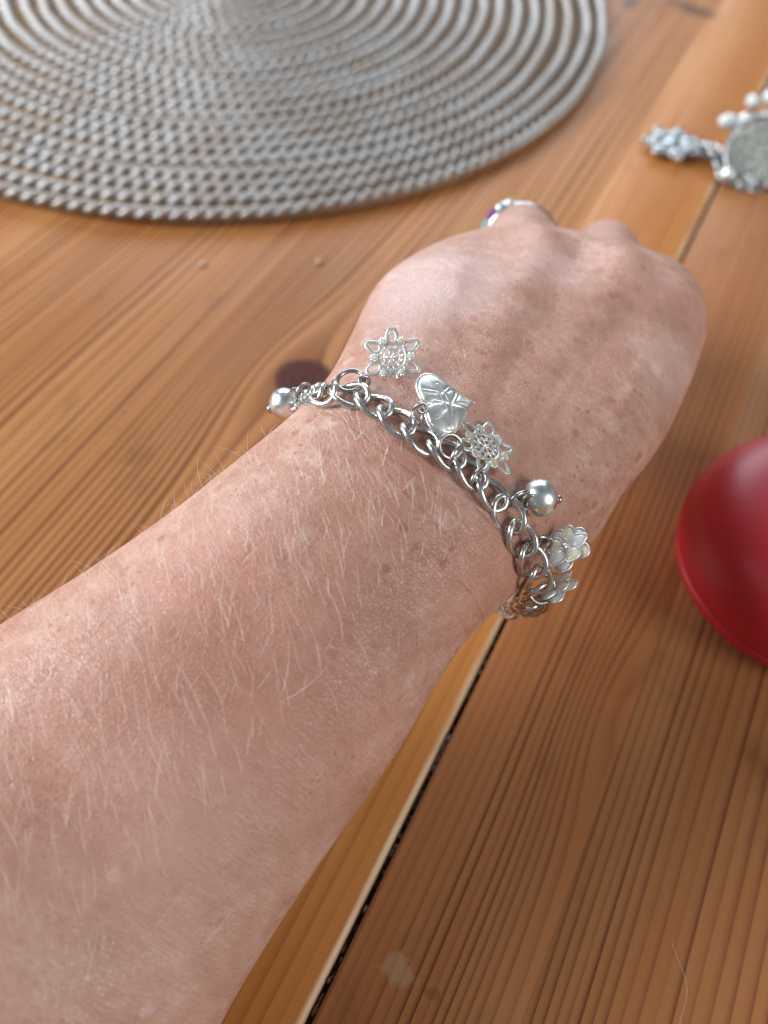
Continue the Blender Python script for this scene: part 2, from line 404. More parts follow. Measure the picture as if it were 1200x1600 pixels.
def bump_at(px, py, r, hgt, px2=None, py2=None, n=1):
    for q in np.linspace(0, 1, n):
        x = px if px2 is None else px + (px2 - px) * q; y = py if py2 is None else py + (py2 - py) * q
        p, _ = hit(x, y)
        if p is None: continue
        d2 = ((V - p) ** 2).sum(1)
        dd = hgt * np.exp(-d2 / r ** 2)
        if n > 1: disp[:] = np.where(np.abs(dd) > np.abs(disp_line), dd, disp_line) * 0 + disp; disp_line[:] = np.where(np.abs(dd) > np.abs(disp_line), dd, disp_line)
        else: disp[:] += dd
disp_line = np.zeros(len(V))
for b in [(838, 372, .0072, .0024), (972, 408, .0085, .0026), (1062, 452, .0085, .0014), (700, 412, .0070, .0008),
          (905, 392, .0055, -.0020), (1022, 425, .0050, -.0014), (765, 392, .0050, -.0008),
          (900, 505, .012, -.0020), (1000, 540, .010, -.0010), (780, 470, .010, -.0006), (860, 590, .016, -.0010),
          (560, 760, .014, .0008), (330, 860, .016, .0008), (690, 930, .012, -.0008), (1000, 640, .012, .0012), (960, 720, .010, .0008)]:
    bump_at(*b)
for l in [(838, 400, .0048, .0008, 735, 620, 26), (960, 440, .0048, .0008, 800, 640, 26), (1050, 480, .0046, .0003, 880, 650, 26), (700, 430, .0044, .0003, 650, 560, 18),
          (470, 770, .007, .0003, 250, 960, 26), (640, 800, .006, .0004, 470, 1010, 26), (690, 500, .0020, .00045, 770, 620, 22), (690, 500, .0020, .0004, 720, 420, 14), (935, 520, .0020, .00045, 830, 690, 24), (1010, 560, .0020, .0004, 930, 700, 18)]:
    bump_at(*l)
# the wrist is soft: chain presses very slightly, loose folds above it
V2 = V + NB * (disp + disp_line)[:, None]
body_me.vertices.foreach_set('co', V2.ravel()); body_me.update(); V = V2
body_me.polygons.foreach_set('use_smooth', [True] * len(body_me.polygons))
BV = bvh_of(body_me, V)

# skin
AX = unit(Cc[97] - Cc[28]); AW = unit((Rc[65] - Lc[65]) - AX * ((Rc[65] - Lc[65]) @ AX)); AT = np.cross(AX, AW)
g = Gr('skin'); o = g.obj()
t_, w_, h_ = g.dot(o, AX), g.dot(o, AW), g.dot(o, AT)
n1 = g.noise(o, 55, 3); n2 = g.noise(o, 230, 4, 0.62); n3 = g.noise(o, 900, 3, 0.6); n4 = g.noise(o, 24, 2)
base = g.mix(g.ss(n1, 0.32, 0.68), (0.580, 0.350, 0.275), (0.468, 0.254, 0.185))
base = g.mix(g.ss(n2, 0.45, 0.68) * 0.52, base, (0.37, 0.165, 0.112))
base = g.mix(g.ss(n2, 0.30, 0.46, 1, 0) * 0.36, base, (0.72, 0.53, 0.46))
base = g.mix(g.ss(n3, 0.42, 0.68) * 0.45, base, (0.44, 0.21, 0.155))
fk = g.vor(o, 210); fkm = (1.0 - g.ss(fk + (n3 - 0.5) * 0.25, 0.10, 0.26)) * g.ss(g.noise(o, 70, 2), 0.42, 0.56)
base = g.mix(fkm * 0.80, base, (0.38, 0.15, 0.10))
pale = g.vor(g.comb(t_ + 3.3, w_ + 1.7, h_), 140); palem = (1.0 - g.ss(pale + (n3 - 0.5) * 0.3, 0.10, 0.30)) * g.ss(g.noise(o, 60, 2), 0.52, 0.62)
base = g.mix(palem * 0.45, base, (0.74, 0.58, 0.54))
fk2 = g.vor(o, 430); fk2m = (1.0 - g.ss(fk2 + (n3 - 0.5) * 0.3, 0.10, 0.24)) * g.ss(g.noise(o, 48, 2), 0.42, 0.56)
base = g.mix(fk2m * 0.75, base, (0.34, 0.135, 0.085))
SPOTS = [(632, 824, 10, (0.33, 0.10, 0.065), .8), (603, 888, 9, (0.27, 0.06, 0.05), .85), (268, 1102, 9, (0.30, 0.09, 0.07), .7), (97, 1025, 9, (0.30, 0.15, 0.08), .7),
         (375, 877, 12, (0.40, 0.14, 0.11), .6), (425, 722, 11, (0.48, 0.22, 0.17), .6), (252, 1168, 20, (0.70, 0.52, 0.56), .75), (225, 1278, 9, (0.36, 0.12, 0.05), .9),
         (730, 416, 6, (0.40, 0.17, 0.12), .7), (820, 423, 6, (0.45, 0.18, 0.11), .7), (684, 515, 6, (0.42, 0.22, 0.2), .6), (886, 514, 7, (0.40, 0.2, 0.17), .5),
         (988, 592, 10, (0.46, 0.20, 0.15), .7), (968, 645, 11, (0.46, 0.20, 0.15), .7), (975, 672, 8, (0.46, 0.2, 0.15), .7), (1062, 468, 6, (0.45, 0.2, 0.15), .6), (1064, 578, 6, (0.4, 0.22, 0.2), .6),
         (346, 1250, 14, (0.72, 0.55, 0.53), .5), (230, 1578, 14, (0.70, 0.56, 0.60), .6), (355, 1255, 8, (0.5, 0.24, 0.16), .5), (590, 1090, 9, (0.46, 0.20, 0.14), .4), (500, 1100, 22, (0.5, 0.24, 0.18), .4), (130, 1340, 26, (0.47, 0.21, 0.18), .5)]
for (sx_, sy_, sr, sc, sa) in SPOTS:
    p, _ = hit(sx_, sy_)
    if p is None: continue
    dep = (p - EYE) @ FW; r_ = sr * dep / FPX
    d = g.dist(o, p) * (1 / r_) + (n3 - 0.5) * 1.1
    base = g.mix((1.0 - g.ss(d, 0.55, 1.15)) * sa, base, sc)
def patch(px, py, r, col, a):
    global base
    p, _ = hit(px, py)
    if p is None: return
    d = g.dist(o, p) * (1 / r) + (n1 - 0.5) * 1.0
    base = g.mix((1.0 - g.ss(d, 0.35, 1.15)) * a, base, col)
for a in [(985, 425, .010, (0.62, 0.30, 0.25), .32), (1070, 470, .009, (0.64, 0.33, 0.28), .45), (845, 370, .007, (0.66, 0.36, 0.31), .4), (770, 900, .012, (0.60, 0.25, 0.17), .35),
          (900, 530, .014, (0.44, 0.23, 0.17), .45), (700, 430, .014, (0.70, 0.50, 0.47), .55), (640, 480, .012, (0.70, 0.50, 0.47), .5), (860, 420, .010, (0.68, 0.46, 0.42), .4), (1050, 580, .012, (0.68, 0.47, 0.42), .4), (800, 640, .014, (0.50, 0.27, 0.20), .35), (330, 1060, .022, (0.41, 0.19, 0.135), .6), (170, 1190, .024, (0.41, 0.19, 0.135), .6), (560, 850, .016, (0.43, 0.21, 0.15), .45), (520, 1180, .016, (0.60, 0.28, 0.20), .35),  # browns paint in mid-forearm and hand-hollow shade; pale tones paint light on hand
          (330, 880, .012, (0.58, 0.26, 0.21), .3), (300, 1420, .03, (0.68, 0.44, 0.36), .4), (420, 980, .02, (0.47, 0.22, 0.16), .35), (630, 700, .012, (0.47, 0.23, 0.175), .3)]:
    patch(*a)
cr = g.noise(g.comb(t_ * 2100.0, w_ * 300.0, h_ * 300.0), 1.0, 2, 0.55, 0.4)
cr2 = g.noise(g.comb(t_ * 520.0, w_ * 60.0, h_ * 60.0), 1.0, 2, 0.5, 0.3)
pore = g.vor(o, 1500, 'DISTANCE_TO_EDGE')
crm = g.ss(cr, 0.36, 0.56)
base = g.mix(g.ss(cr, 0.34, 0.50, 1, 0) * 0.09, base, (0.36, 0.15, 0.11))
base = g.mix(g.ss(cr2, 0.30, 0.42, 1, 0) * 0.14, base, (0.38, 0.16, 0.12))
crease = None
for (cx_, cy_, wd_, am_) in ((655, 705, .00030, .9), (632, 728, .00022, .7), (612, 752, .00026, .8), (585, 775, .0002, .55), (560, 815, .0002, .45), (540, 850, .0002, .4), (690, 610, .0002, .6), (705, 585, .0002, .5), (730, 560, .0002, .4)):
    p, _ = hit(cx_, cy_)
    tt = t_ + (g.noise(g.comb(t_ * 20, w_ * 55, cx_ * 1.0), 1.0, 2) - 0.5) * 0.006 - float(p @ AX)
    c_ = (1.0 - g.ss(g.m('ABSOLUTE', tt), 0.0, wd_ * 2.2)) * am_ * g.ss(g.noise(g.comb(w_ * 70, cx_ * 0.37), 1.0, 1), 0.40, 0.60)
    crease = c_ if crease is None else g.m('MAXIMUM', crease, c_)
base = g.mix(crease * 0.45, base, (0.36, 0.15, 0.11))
hgt = crease * -1.8 + crm * 0.55 + cr2 * 1.6 + g.ss(pore, 0.0, 0.14) * 0.55 + n3 * 0.9 + n2 * 1.0
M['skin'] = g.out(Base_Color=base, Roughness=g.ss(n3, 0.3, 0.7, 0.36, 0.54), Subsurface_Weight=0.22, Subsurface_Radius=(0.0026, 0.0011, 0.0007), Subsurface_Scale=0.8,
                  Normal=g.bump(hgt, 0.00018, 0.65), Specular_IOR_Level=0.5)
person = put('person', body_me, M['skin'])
tag(person, 'bare freckled forearm and loosely closed hand reaching across the table', 'person')

# fine pale hairs
g = Gr('pale_hair'); M['hair'] = g.out(Base_Color=g.mix(g.noise(g.obj(), 150, 1), (0.92, 0.87, 0.81), (0.82, 0.70, 0.58)), Roughness=0.26, Specular_IOR_Level=0.8)
mb = MB(); rh = random.Random(11)
def inside_arm(px, py):
    p, n = hit(px, py); return p, n
def hair_at(px, py, ln, rad):
    p, n = hit(px, py)
    if p is None: return
    # distance of the root across the arm: hairs sweep towards the outer edge
    vx = -0.28 + rh.gauss(0, 0.22); vy = -1.0
    if rh.random() < 0.10: vx = rh.gauss(0.3, 0.5)
    d = vx * RT - vy * UP
    d = d - n * (d @ n)
    if np.linalg.norm(d) < 0.05: return
    d = unit(d); side = np.cross(n, d) * rh.gauss(0, 0.24)
    lift0 = rh.uniform(0.25, 0.75); pts = []
    for k, q in enumerate(np.linspace(0, 1, 6)):
        pts.append(p - n * 0.0002 + ln * (d * q + side * q * q * 0.5 + n * (lift0 * q * (1 - 0.62 * q))))
    mb.tube(pts, rad * np.array([1, 0.95, 0.85, 0.7, 0.5, 0.18]), 4)
cnt = 0
while cnt < 620:
    k = rh.random() ** 0.85; i = int((0.183 + 0.437 * k) * NS)
    f = rh.betavariate(1.1, 1.5)
    # roots between the outlines in the photo's view, denser towards the outer edge
    q = Lc[i] * (1 - f) + Rc[i] * f; dep = (q - EYE) @ FW
    px = 600 + FPX * ((q - EYE) @ RT) / dep; py = 800 - FPX * ((q - EYE) @ UP) / dep
    if f > 0.72 and rh.random() < 0.75: continue
    hair_at(px + rh.uniform(-6, 6), py + rh.uniform(-6, 6), rh.uniform(0.0026, 0.0072) * (1.25 if i < 60 else 0.8), rh.choice((0.000015, 0.000018, 0.000023, 0.000032))); cnt += 1
# fringe standing off the outer edge of the forearm
for _ in range(95):
    i = int(rh.uniform(0.22, 0.535) * NS); f = abs(rh.gauss(0, 0.05)) + 0.015
    q = Lc[i] * (1 - f) + Rc[i] * f; dep = (q - EYE) @ FW
    p, n = hit(600 + FPX * ((q - EYE) @ RT) / dep, 800 - FPX * ((q - EYE) @ UP) / dep)
    if p is None: continue
    d = rh.uniform(-0.5, 0.5) * AX - AW * 1.0 + n * 0.2 + AT * rh.gauss(0, 0.4); d = unit(d - n * (d @ n) * 0.6)
    ln = rh.uniform(0.003, 0.0075); sd = np.cross(n, d) * rh.gauss(0, 0.6); lf = rh.uniform(0.2, 0.5)
    mb.tube([p - n * 0.0002 + ln * (d * k * 0.8 + sd * k * k * 0.5 + n * lf * k * (1 - 0.55 * k)) for k in np.linspace(0, 1, 6)], rh.choice((0.000014, 0.000017, 0.000022)) * np.array([1, .95, .85, .7, .5, .18]), 4)
for _ in range(60):
    hair_at(rh.uniform(620, 960), rh.uniform(480, 720), rh.uniform(0.0012, 0.003), 0.00002)
hair = mb.build('arm_hair', M['hair'], person); hair['kind'] = 'stuff'

# ------------------------------------------------------------------ charm bracelet
br_c = Cc[int(8.6 / 14 * NS)]
bracelet = tag(empty('charm_bracelet', br_c), 'silver curb chain bracelet with charms worn round the wrist', 'bracelet')
INV = Matrix.Translation(-Vector(br_c))
def surf(px, py, lift, dflt):
    p, n = hit(px, py)
    if p is None: return PX(px, py, dflt), -FW
    return p + n * lift, n
path = []
for px, py, d in [(460, 640, .162), (478, 622, .1565), (510, 612, None), (548, 612, None), (585, 628, None), (622, 655, None), (660, 684, None), (700, 708, None), (742, 745, None), (776, 782, None),
                  (803, 822, .1383), (822, 860, .1402), (838, 897, .1432), (841, 930, .149), (820, 952, .160)]:
    p, n = hit(px, py + 12)
    if p is not None and d is None: p = p + n * 0.0012
    else: p = PX(px, py, d or .150)
    path.append(p)
hid = [(770, 935, .1815), (690, 880, .187), (600, 800, .187), (520, 720, .181), (468, 668, .172)]
for px, py, d in hid: path.append(PX(px, py, d))
path = np.array(path)
def closed_catmull(P, n):
    k = len(P); out = []
    for t in np.linspace(0, k, n, endpoint=False):
        i = int(t); f = t - i
        p0, p1, p2, p3 = P[i - 1], P[i % k], P[(i + 1) % k], P[(i + 2) % k]
        out.append(0.5 * (2 * p1 + (p2 - p0) * f + (2 * p0 - 5 * p1 + 4 * p2 - p3) * f * f + (3 * p1 - p0 - 3 * p2 + p3) * f ** 3))
    return np.array(out)
DP = closed_catmull(path, 1200)
sl = np.concatenate([[0], np.cumsum(np.linalg.norm(np.diff(np.vstack([DP, DP[:1]]), axis=0), axis=1))]); TOT = sl[-1]
NL = round(TOT / 0.00500)
def at_s(s_):
    s_ = s_ % TOT; i = min(np.searchsorted(sl, s_) - 1, 1199); i = max(i, 0); f = (s_ - sl[i]) / (sl[i + 1] - sl[i] + 1e-12)
    return DP[i] * (1 - f) + DP[(i + 1) % 1200] * f
def link_mesh(a=0.00345, b=0.00240, wr=0.00052, tw=0.56):
    pts = []
    for q in np.arange(36) * 2 * math.pi / 36:
        x, y, z = a * math.cos(q) * (1 - 0.05 * abs(math.sin(q))), b * math.copysign(abs(math.sin(q)) ** 0.9, math.sin(q)), 0
        rl = tw * math.cos(q); pts.append((x, y * math.cos(rl), y * math.sin(rl)))
    m = MB(); m.tube(pts, wr, 10, True); return m.mesh('link')
LK = link_mesh(); LK.materials.append(M['silver'])
cen = DP.mean(0)
for i in range(NL):
    s_ = (i + 0.5) * TOT / NL
    p = at_s(s_); tx = unit(at_s(s_ + 0.0015) - at_s(s_ - 0.0015))
    loc, nor, idx, dd = BV.find_nearest(Vector(p)); nz = unit(p - cen)
    if loc is not None: nz = np.array(nor)
    dep = (p - EYE) @ FW; ppx = 600 + FPX * ((p - EYE) @ RT) / dep
    if ppx > 780 and dep < 0.163: nz = unit(nz * 0.35 + unit(EYE - p) * min(1.0, (ppx - 780) / 25))
    nz = unit(nz - tx * (nz @ tx)); ny = np.cross(nz, tx)
    rl = random.gauss(0.0, 0.14); nz2 = nz * math.cos(rl) + ny * math.sin(rl); ny2 = np.cross(nz2, tx)
    put('link', LK, None, bracelet, INV @ frame(tx, ny2, nz2, p))

def jump_ring(px, py, lift, r=0.0019, wr=0.00036, tilt=(0, 0), d=None, parent=None, mat=None):
    if not d: py += 12
    p, n = surf(px, py, lift, d or .145)
    if d: p = PX(px, py, d); n = -FW
    m = MB(); pts = [(r * math.cos(q), r * 0.92 * math.sin(q), 0) for q in np.arange(28) * 2 * math.pi / 28]; m.tube(pts, wr, 8, True)
    x = unit(RT - n * (RT @ n)); y = np.cross(n, x)
    Mx = frame(x, y, n, p) @ Matrix.Rotation(tilt[1], 4, 'Z') @ Matrix.Rotation(tilt[0], 4, 'X')
    return put('jump_ring', m.mesh('jump_ring'), mat or M['steel'], parent or bracelet, INV @ Mx)

def charm_frame(px, py, ang, lift, tilt_up=0.0, tilt_side=0.0, d=None, nrm=None):
    "frame whose x axis points along photo angle ang (degrees, counter-clockwise) and z faces out of the skin"
    p, n = surf(px, py, lift, d or .145)
    if d: p = PX(px, py, d); n = -FW
    if nrm is not None: n = unit(nrm)
    a = R(ang); x = math.cos(a) * RT + math.sin(a) * UP; x = unit(x - n * (x @ n)); y = np.cross(n, x)
    return INV @ frame(x, y, n, p) @ Matrix.Rotation(tilt_side, 4, 'X') @ Matrix.Rotation(tilt_up, 4, 'Y')

# bead charms
def bead(px, py, r, d, ang, name='bead_charm'):
    Mx = charm_frame(px, py, ang, 0, d=d)
    m = MB(); prof = []
    for a in np.linspace(0.17, math.pi - 0.17, 26): prof.append((r * math.sin(a), -r * 0.97 * math.cos(a)))
    m.lathe(prof, 40)
    o_ = put(name, m.mesh(name), M['bead'], bracelet, Mx @ Matrix.Rotation(math.pi / 2, 4, 'Y'))
    m = MB(); m.tube([(0, 0, 0.90 * r), (0, 0, 1.06 * r), (0, 0, 1.14 * r)], [0.00075, 0.0008, 0.0005], 16); m.build('end_cap', M['steel'], o_)
    m = MB(); m.tube([(0, 0, -0.9 * r), (0, 0, -1.12 * r)], [0.0006, 0.0005], 12)
    m.tube([(0, 0.0009 * math.cos(q), -1.12 * r - 0.0010 + 0.0009 * math.sin(q)) for q in np.arange(16) * 2 * math.pi / 16], 0.00028, 6, True); m.build('eyelet', M['steel'], o_)
    return o_
bead(843, 778, 0.0033, 0.1420, -4)['label'] = 'larger silver bead charm lying on the back of the hand'
bead(445, 631, 0.0031, 0.160, 200)['label'] = 'silver bead charm hanging over the outer edge of the wrist'
jump_ring(795, 772, 0.0022, 0.0020, tilt=(1.1, 0.3)); jump_ring(812, 776, 0.0024, 0.0016, tilt=(0.9, -0.4))
jump_ring(462, 620, 0.0, 0.0018, tilt=(0.7, 0.2), d=.158)
jump_ring(474, 612, 0.0, 0.0016, tilt=(1.0, 0.9), d=.157)

# snowflakes
def facet(r, hgt):
    m = MB(); n = 8
    rings = [[(k * r * math.cos(a), k * r * math.sin(a), z) for a in np.arange(n) * 2 * math.pi / n] for k, z in ((0.55, -hgt * 0.5), (1.0, 0.0), (0.92, hgt * 0.25), (0.55, hgt * 0.62))]
    return m.loft(rings).mesh('crystal', False)
CR1 = facet(0.00056, 0.0007); CR1.materials.append(M['crystal']); CR2 = facet(0.00056, 0.0007); CR2.materials.append(M['citrine'])
def snow_mesh():
    m = MB(); fl = 0.30
    def ring(r, wr, n=36, c=(0, 0), rx=1, ry=1, rot=0):
        pts = []
        for q in np.arange(n) * 2 * math.pi / n:
            x, y = r * rx * math.cos(q), r * ry * math.sin(q); pts.append((c[0] + x * math.cos(rot) - y * math.sin(rot), c[1] + x * math.sin(rot) + y * math.cos(rot), 0))
        m.tube(pts, wr, 8, True, fl, up=(0, 0, 1))
    ring(0.00138, 0.00022); ring(0.00246, 0.00032)
    m.sphere((0, 0, 0), 0.00036, 12, 8, (1, 1, 0.7))
    for k in range(6):
        a = k * math.pi / 3; m.tube([(0, 0, 0), (0.00138 * math.cos(a), 0.00138 * math.sin(a), 0)], 0.00021, 6, False, fl, up=(0, 0, 1))
    for k in range(12):
        a = k * math.pi / 6 + 0.13; b = a
        m.tube([(0.00138 * math.cos(a), 0.00138 * math.sin(a), 0), (0.00246 * math.cos(b), 0.00246 * math.sin(b), 0)], 0.00021, 6, False, fl, up=(0, 0, 1))
    for k in range(6):
        a = k * math.pi / 3 + math.pi / 6; L0, L1 = 0.0025, 0.00490; pts = []
        for q in np.arange(28) * 2 * math.pi / 28:
            u = (L0 + L1) / 2 + (L1 - L0) / 2 * math.cos(q); v = 0.00098 * math.sin(q) * (0.90 - 0.12 * math.cos(q))
            if math.cos(q) > 0.75: u += 0.00018
            pts.append((u * math.cos(a) - v * math.sin(a), u * math.sin(a) + v * math.cos(a), 0))
        m.tube(pts, 0.00036, 8, True, fl, up=(0, 0, 1))
        c = k * math.pi / 3
        for dq, rr_ in ((-0.17, 0.0031), (0.17, 0.0031), (0, 0.00375), (-0.1, 0.0036), (0.1, 0.0036)):
            m.sphere((rr_ * math.cos(c + dq), rr_ * math.sin(c + dq), 0.0001), 0.00026, 8, 6)
    return m.mesh('snowflake_charm')
SN = snow_mesh(); SN.materials.append(M['stamped'])
def snow(Mx, cols, sc=1.0):
    o_ = put('snowflake_charm', SN, None, bracelet, Mx @ Matrix.Scale(sc, 4))
    for k in range(6):
        a = k * math.pi / 3
        put('crystal', CR2 if cols[k] else CR1, None, o_, Matrix.Translation((0.0031 * math.cos(a), 0.0031 * math.sin(a), 0.00022)))
    return o_
sn1 = snow(charm_frame(613, 572, 3, 0.0020, tilt_up=-0.1, tilt_side=0.62), [0, 1, 0, 0, 0, 0], 1.0)
sn2 = snow(charm_frame(750, 706, 37, 0.0018, 0.05, -0.08), [0, 0, 1, 0, 1, 1], 1.12)
jump_ring(552, 598, 0.0020, 0.0023, 0.00042, tilt=(0.35, 0.4)); jump_ring(571, 597, 0.0018, 0.0010, 0.0003, tilt=(0.8, 0.9))
jump_ring(692, 698, 0.0026, 0.0021, 0.00036, tilt=(0.5, 0.2)); jump_ring(698, 712, 0.0030, 0.0019, 0.00034, tilt=(1.25, 1.0))
jump_ring(735, 742, 0.0018, 0.0016, 0.00034, tilt=(0.9, 0.8))

sn1['label'] = 'pierced silver snowflake charm nearest the edge of the wrist, with mostly clear crystals'
sn2['label'] = 'pierced silver snowflake charm beside the heart, with pale yellow crystals'
# heart
def heart_mesh():
    m = MB(); nt, nr = 168, 60; out = []
    for q in np.arange(nt) * 2 * math.pi / nt:
        x = 16 * math.sin(q) ** 3; y = 13 * math.cos(q) - 5 * math.cos(2 * q) - 2 * math.cos(3 * q) - math.cos(4 * q)
        if y > 0: y += 2.2 * math.exp(-(x / 4.2) ** 2)
        out.append((-y * 0.000345 - 0.0004, x * 0.000365))
    out = np.array(out)
    seams = [np.array(s) * 0.001 for s in ([(-5.0, 0.4), (-2.5, 0.3), (0.5, -0.6), (2.5, 1.9), (3.2, 2.6)], [(-1.8, 4.6), (-1.2, 1.6), (-0.7, -1.4), (-1.3, -4.6)], [(-0.95, 3.3), (-0.3, 1.6), (0.2, -1.4), (-0.4, -4.6)],
                                                       [(-4.4, 2.8), (-2.9, 2.2), (-1.2, 1.6)], [(-1.0, 1.2), (1.2, 2.6), (3.2, 2.1)], [(0.0, -0.6), (2.2, -1.0), (3.9, -1.4)], [(-4.2, -3.2), (-2.4, -2.6), (-0.8, -1.6)])]
    def gd(p):
        best = 1.0
        for s in seams:
            for a, b in zip(s[:-1], s[1:]):
                t = np.clip(((p - a) @ (b - a)) / ((b - a) @ (b - a)), 0, 1); best = min(best, np.linalg.norm(p - a - t * (b - a)))
        return best
    rings = []
    for k in range(nr):
        rho = 1 - (k / (nr - 1)) * 0.985; ring = []
        for p in out:
            q = p * rho
            z = 0.0012 * (1 - rho ** 2.8) ** 0.62
            if rho > 0.955: z = max(z, 0.00035)
            elif rho > 0.90: z -= 0.00012
            e = gd(q); z += 0.00022 * math.exp(-(e / 0.00016) ** 2) - 0.00018 * math.exp(-(e / 0.00042) ** 2)
            ring.append((q[0], q[1], z))
        rings.append(ring)
    low = [[(p[0], p[1], -0.0003) for p in out], [(p[0] * 0.02, p[1] * 0.02, -0.0005) for p in out]]
    return m.loft(low[::-1] + rings).mesh('heart_charm')
HM = heart_mesh()
put('heart_charm', HM, M['satin'], bracelet, charm_frame(687, 647, 19, 0.0026, -0.05, 0.1) @ Matrix.Scale(1.04, 4))
jump_ring(650, 643, 0.0030, 0.0009, 0.0003, tilt=(0.6, 0.3)); jump_ring(643, 655, 0.0028, 0.0019, 0.00034, tilt=(1.1, 0.9))

# layered flower
def petal(L, wd, point):
    pts = []
    for q in np.arange(26) * 2 * math.pi / 26:
        u = L * 0.56 + L * 0.44 * math.cos(q); v = wd * math.sin(q) * (1 - 0.25 * math.cos(q) * point)
        if point > 0.5 and math.cos(q) > 0.8: u += L * 0.05
        pts.append((u, v, 0))
    return np.array(pts)
def flower(Mx):
    root = MB(); root.sphere((0, 0, 0.0012), 0.00055, 14, 9); root.lathe([(0.0002, -0.0003), (0.0016, -0.0003), (0.0018, 0.0001), (0.0012, 0.0006), (0.0002, 0.0007)], 24)
    o_ = put('flower_charm', root.mesh('flower_charm'), M['silver_bright'], bracelet, Mx)
    spec = [(70, 0.0038, .00105, 1, 'cream', 1), (20, 0.0040, .00100, 1, 'enamel', 1), (-58, 0.0031, .00125, 0, 'cream', 1), (228, 0.0040, .00100, 1, 'enamel', 1), (165, 0.0033, .00125, 0, 'cream', 1),
            (45, 0.0046, .0011, 0, 'enamel', 0), (-18, 0.0041, .0012, 0, 'cream', 0), (-108, 0.0043, .0012, 0, 'enamel', 0), (192, 0.0044, .0010, 0, 'enamel', 0), (112, 0.0042, .0012, 0, 'enamel', 0)]
    for a, L, wd, pt, mt, tier in spec:
        P = petal(L, wd * 1.28, pt); zb = 0.0007 if tier else -0.0001
        P3 = np.array([(p[0], p[1], zb + 0.09 * p[0] * (1 if tier else 0.3)) for p in P]); c = P3.mean(0)
        m = MB(); m.tube(P3, 0.00020, 7, True, up=(0, 0, 1))
        rot = Matrix.Rotation(R(a), 4, 'Z')
        po = put('petal', m.mesh('petal'), M['silver_bright'], o_, rot)
        rings_ = [[c + (p - c) * k + np.array([0, 0, dz]) for p in P3] for k, dz in ((0.02, -0.0002), (1.0, -0.0001), (0.75, 0.00016), (0.4, 0.00028), (0.02, 0.00032))]
        m = MB(); m.loft(rings_); m.build('enamel', M[mt], po)
    return o_
fa = flower(charm_frame(885, 858, 0, 0, d=0.1455, nrm=EYE - PX(885, 858, .1455) + 0.075 * UP - 0.05 * RT))
pe = PX(868, 921, .154)
fb = flower(charm_frame(868, 921, 20, 0, d=0.1495, nrm=unit(-0.35 * FW + 0.85 * UP - 0.45 * RT)))
jump_ring(838, 846, 0, 0.0021, 0.00036, tilt=(1.15, 0.15), d=.1418); jump_ring(852, 850, 0, 0.0013, 0.0003, tilt=(0.5, 0.5), d=.1435)
jump_ring(846, 920, 0, 0.0026, 0.00042, tilt=(0.2, 1.4), d=.1475); jump_ring(822, 945, 0, 0.0020, 0.0004, tilt=(1.0, 1.5), d=.158)

fa['label'] = 'layered flower charm with cream and clear petals facing up'
fb['label'] = 'layered flower charm seen edge on below the other flower'
# ------------------------------------------------------------------ ring on the finger
p0, p1 = [np.array(q) for q in FPT[1][:2]]
fdir = unit(p1 - p0); fc = p0 + fdir * 0.0285
zz = UP - fdir * (UP @ fdir); zz = unit(zz); xx = np.cross(zz, fdir)
fring = empty('finger_ring'); fring.matrix_world = frame(xx, zz, fdir, fc)
tag(fring, 'silver ring with purple and teal stones on the finger', 'ring')
m = MB(); rb = 0.0089; rings_ = []
for a in np.arange(64) * 2 * math.pi / 64:
    wide = 0.0020 + 0.0012 * math.exp(-((a - 0.75) / 0.7) ** 2); th_ = 0.0009 + 0.0006 * math.exp(-((a - 0.75) / 0.7) ** 2)
    cs = []
    for q in np.arange(10) * 2 * math.pi / 10:
        r_ = rb + th_ * math.cos(q); cs.append((r_ * math.cos(a), r_ * math.sin(a), wide * math.sin(q)))
    rings_.append(cs)
m.loft(rings_, True); m.build('band', M['steel'], fring)
for a, mt, sc in ((1.30, 'crystal', 0.8), (1.05, 'teal', 1.0), (0.78, 'purple', 1.15), (0.50, 'teal', 1.1), (0.24, 'crystal', 0.9)):
    fm = facet(0.0019 * sc, 0.0024); fm.materials.append(M[mt])
    c = Vector(((rb + 0.0008) * math.cos(a), (rb + 0.0008) * math.sin(a), -0.0006)); n = Vector((math.cos(a), math.sin(a), 0))
    q = n.to_track_quat('Z', 'Y').to_matrix().to_4x4(); put('stone', fm, None, fring, Matrix.Translation(c) @ q)

# ------------------------------------------------------------------ red case
g = Gr('red_rubber'); n_ = g.noise(g.obj(), 1800, 2)
M['red'] = g.out(Base_Color=g.mix(g.noise(g.obj(), 40, 2), (0.48, 0.009, 0.021), (0.53, 0.011, 0.028)), Roughness=0.5, Normal=g.bump(n_, 0.00006, 0.5), Coat_Weight=0.15, Coat_Roughness=0.3)
rc = GZ(1258, 880, 0.008); RC = np.array([rc[0], rc[1], 0.0])
case = tag(empty('red_case', RC), 'round glossy red case lying shut on the table beside the hand', 'case')
m = MB(); prof = [(0.0005, 0.0003), (0.0240, 0.0003), (0.0266, 0.0010), (0.0288, 0.0028), (0.0302, 0.0052), (0.0307, 0.0072), (0.0305, 0.0079), (0.0300, 0.0081), (0.0005, 0.0081)]
m.lathe([(r * 1.04, z * 1.05) for r, z in prof], 128); m.build('base', M['red'], case)
m = MB(); prof = [(0.0005, 0.0085), (0.0299, 0.0085), (0.0307, 0.0089), (0.0313, 0.0105)]
for a in np.linspace(0.06, math.pi / 2, 26):
    prof.append((0.0005 + 0.0311 * math.cos(a) ** 0.50, 0.0115 + 0.0180 * math.sin(a) ** 1.0))
m.lathe([(r * 1.04, z * 1.05) for r, z in prof], 128); m.build('lid', M['red'], case)

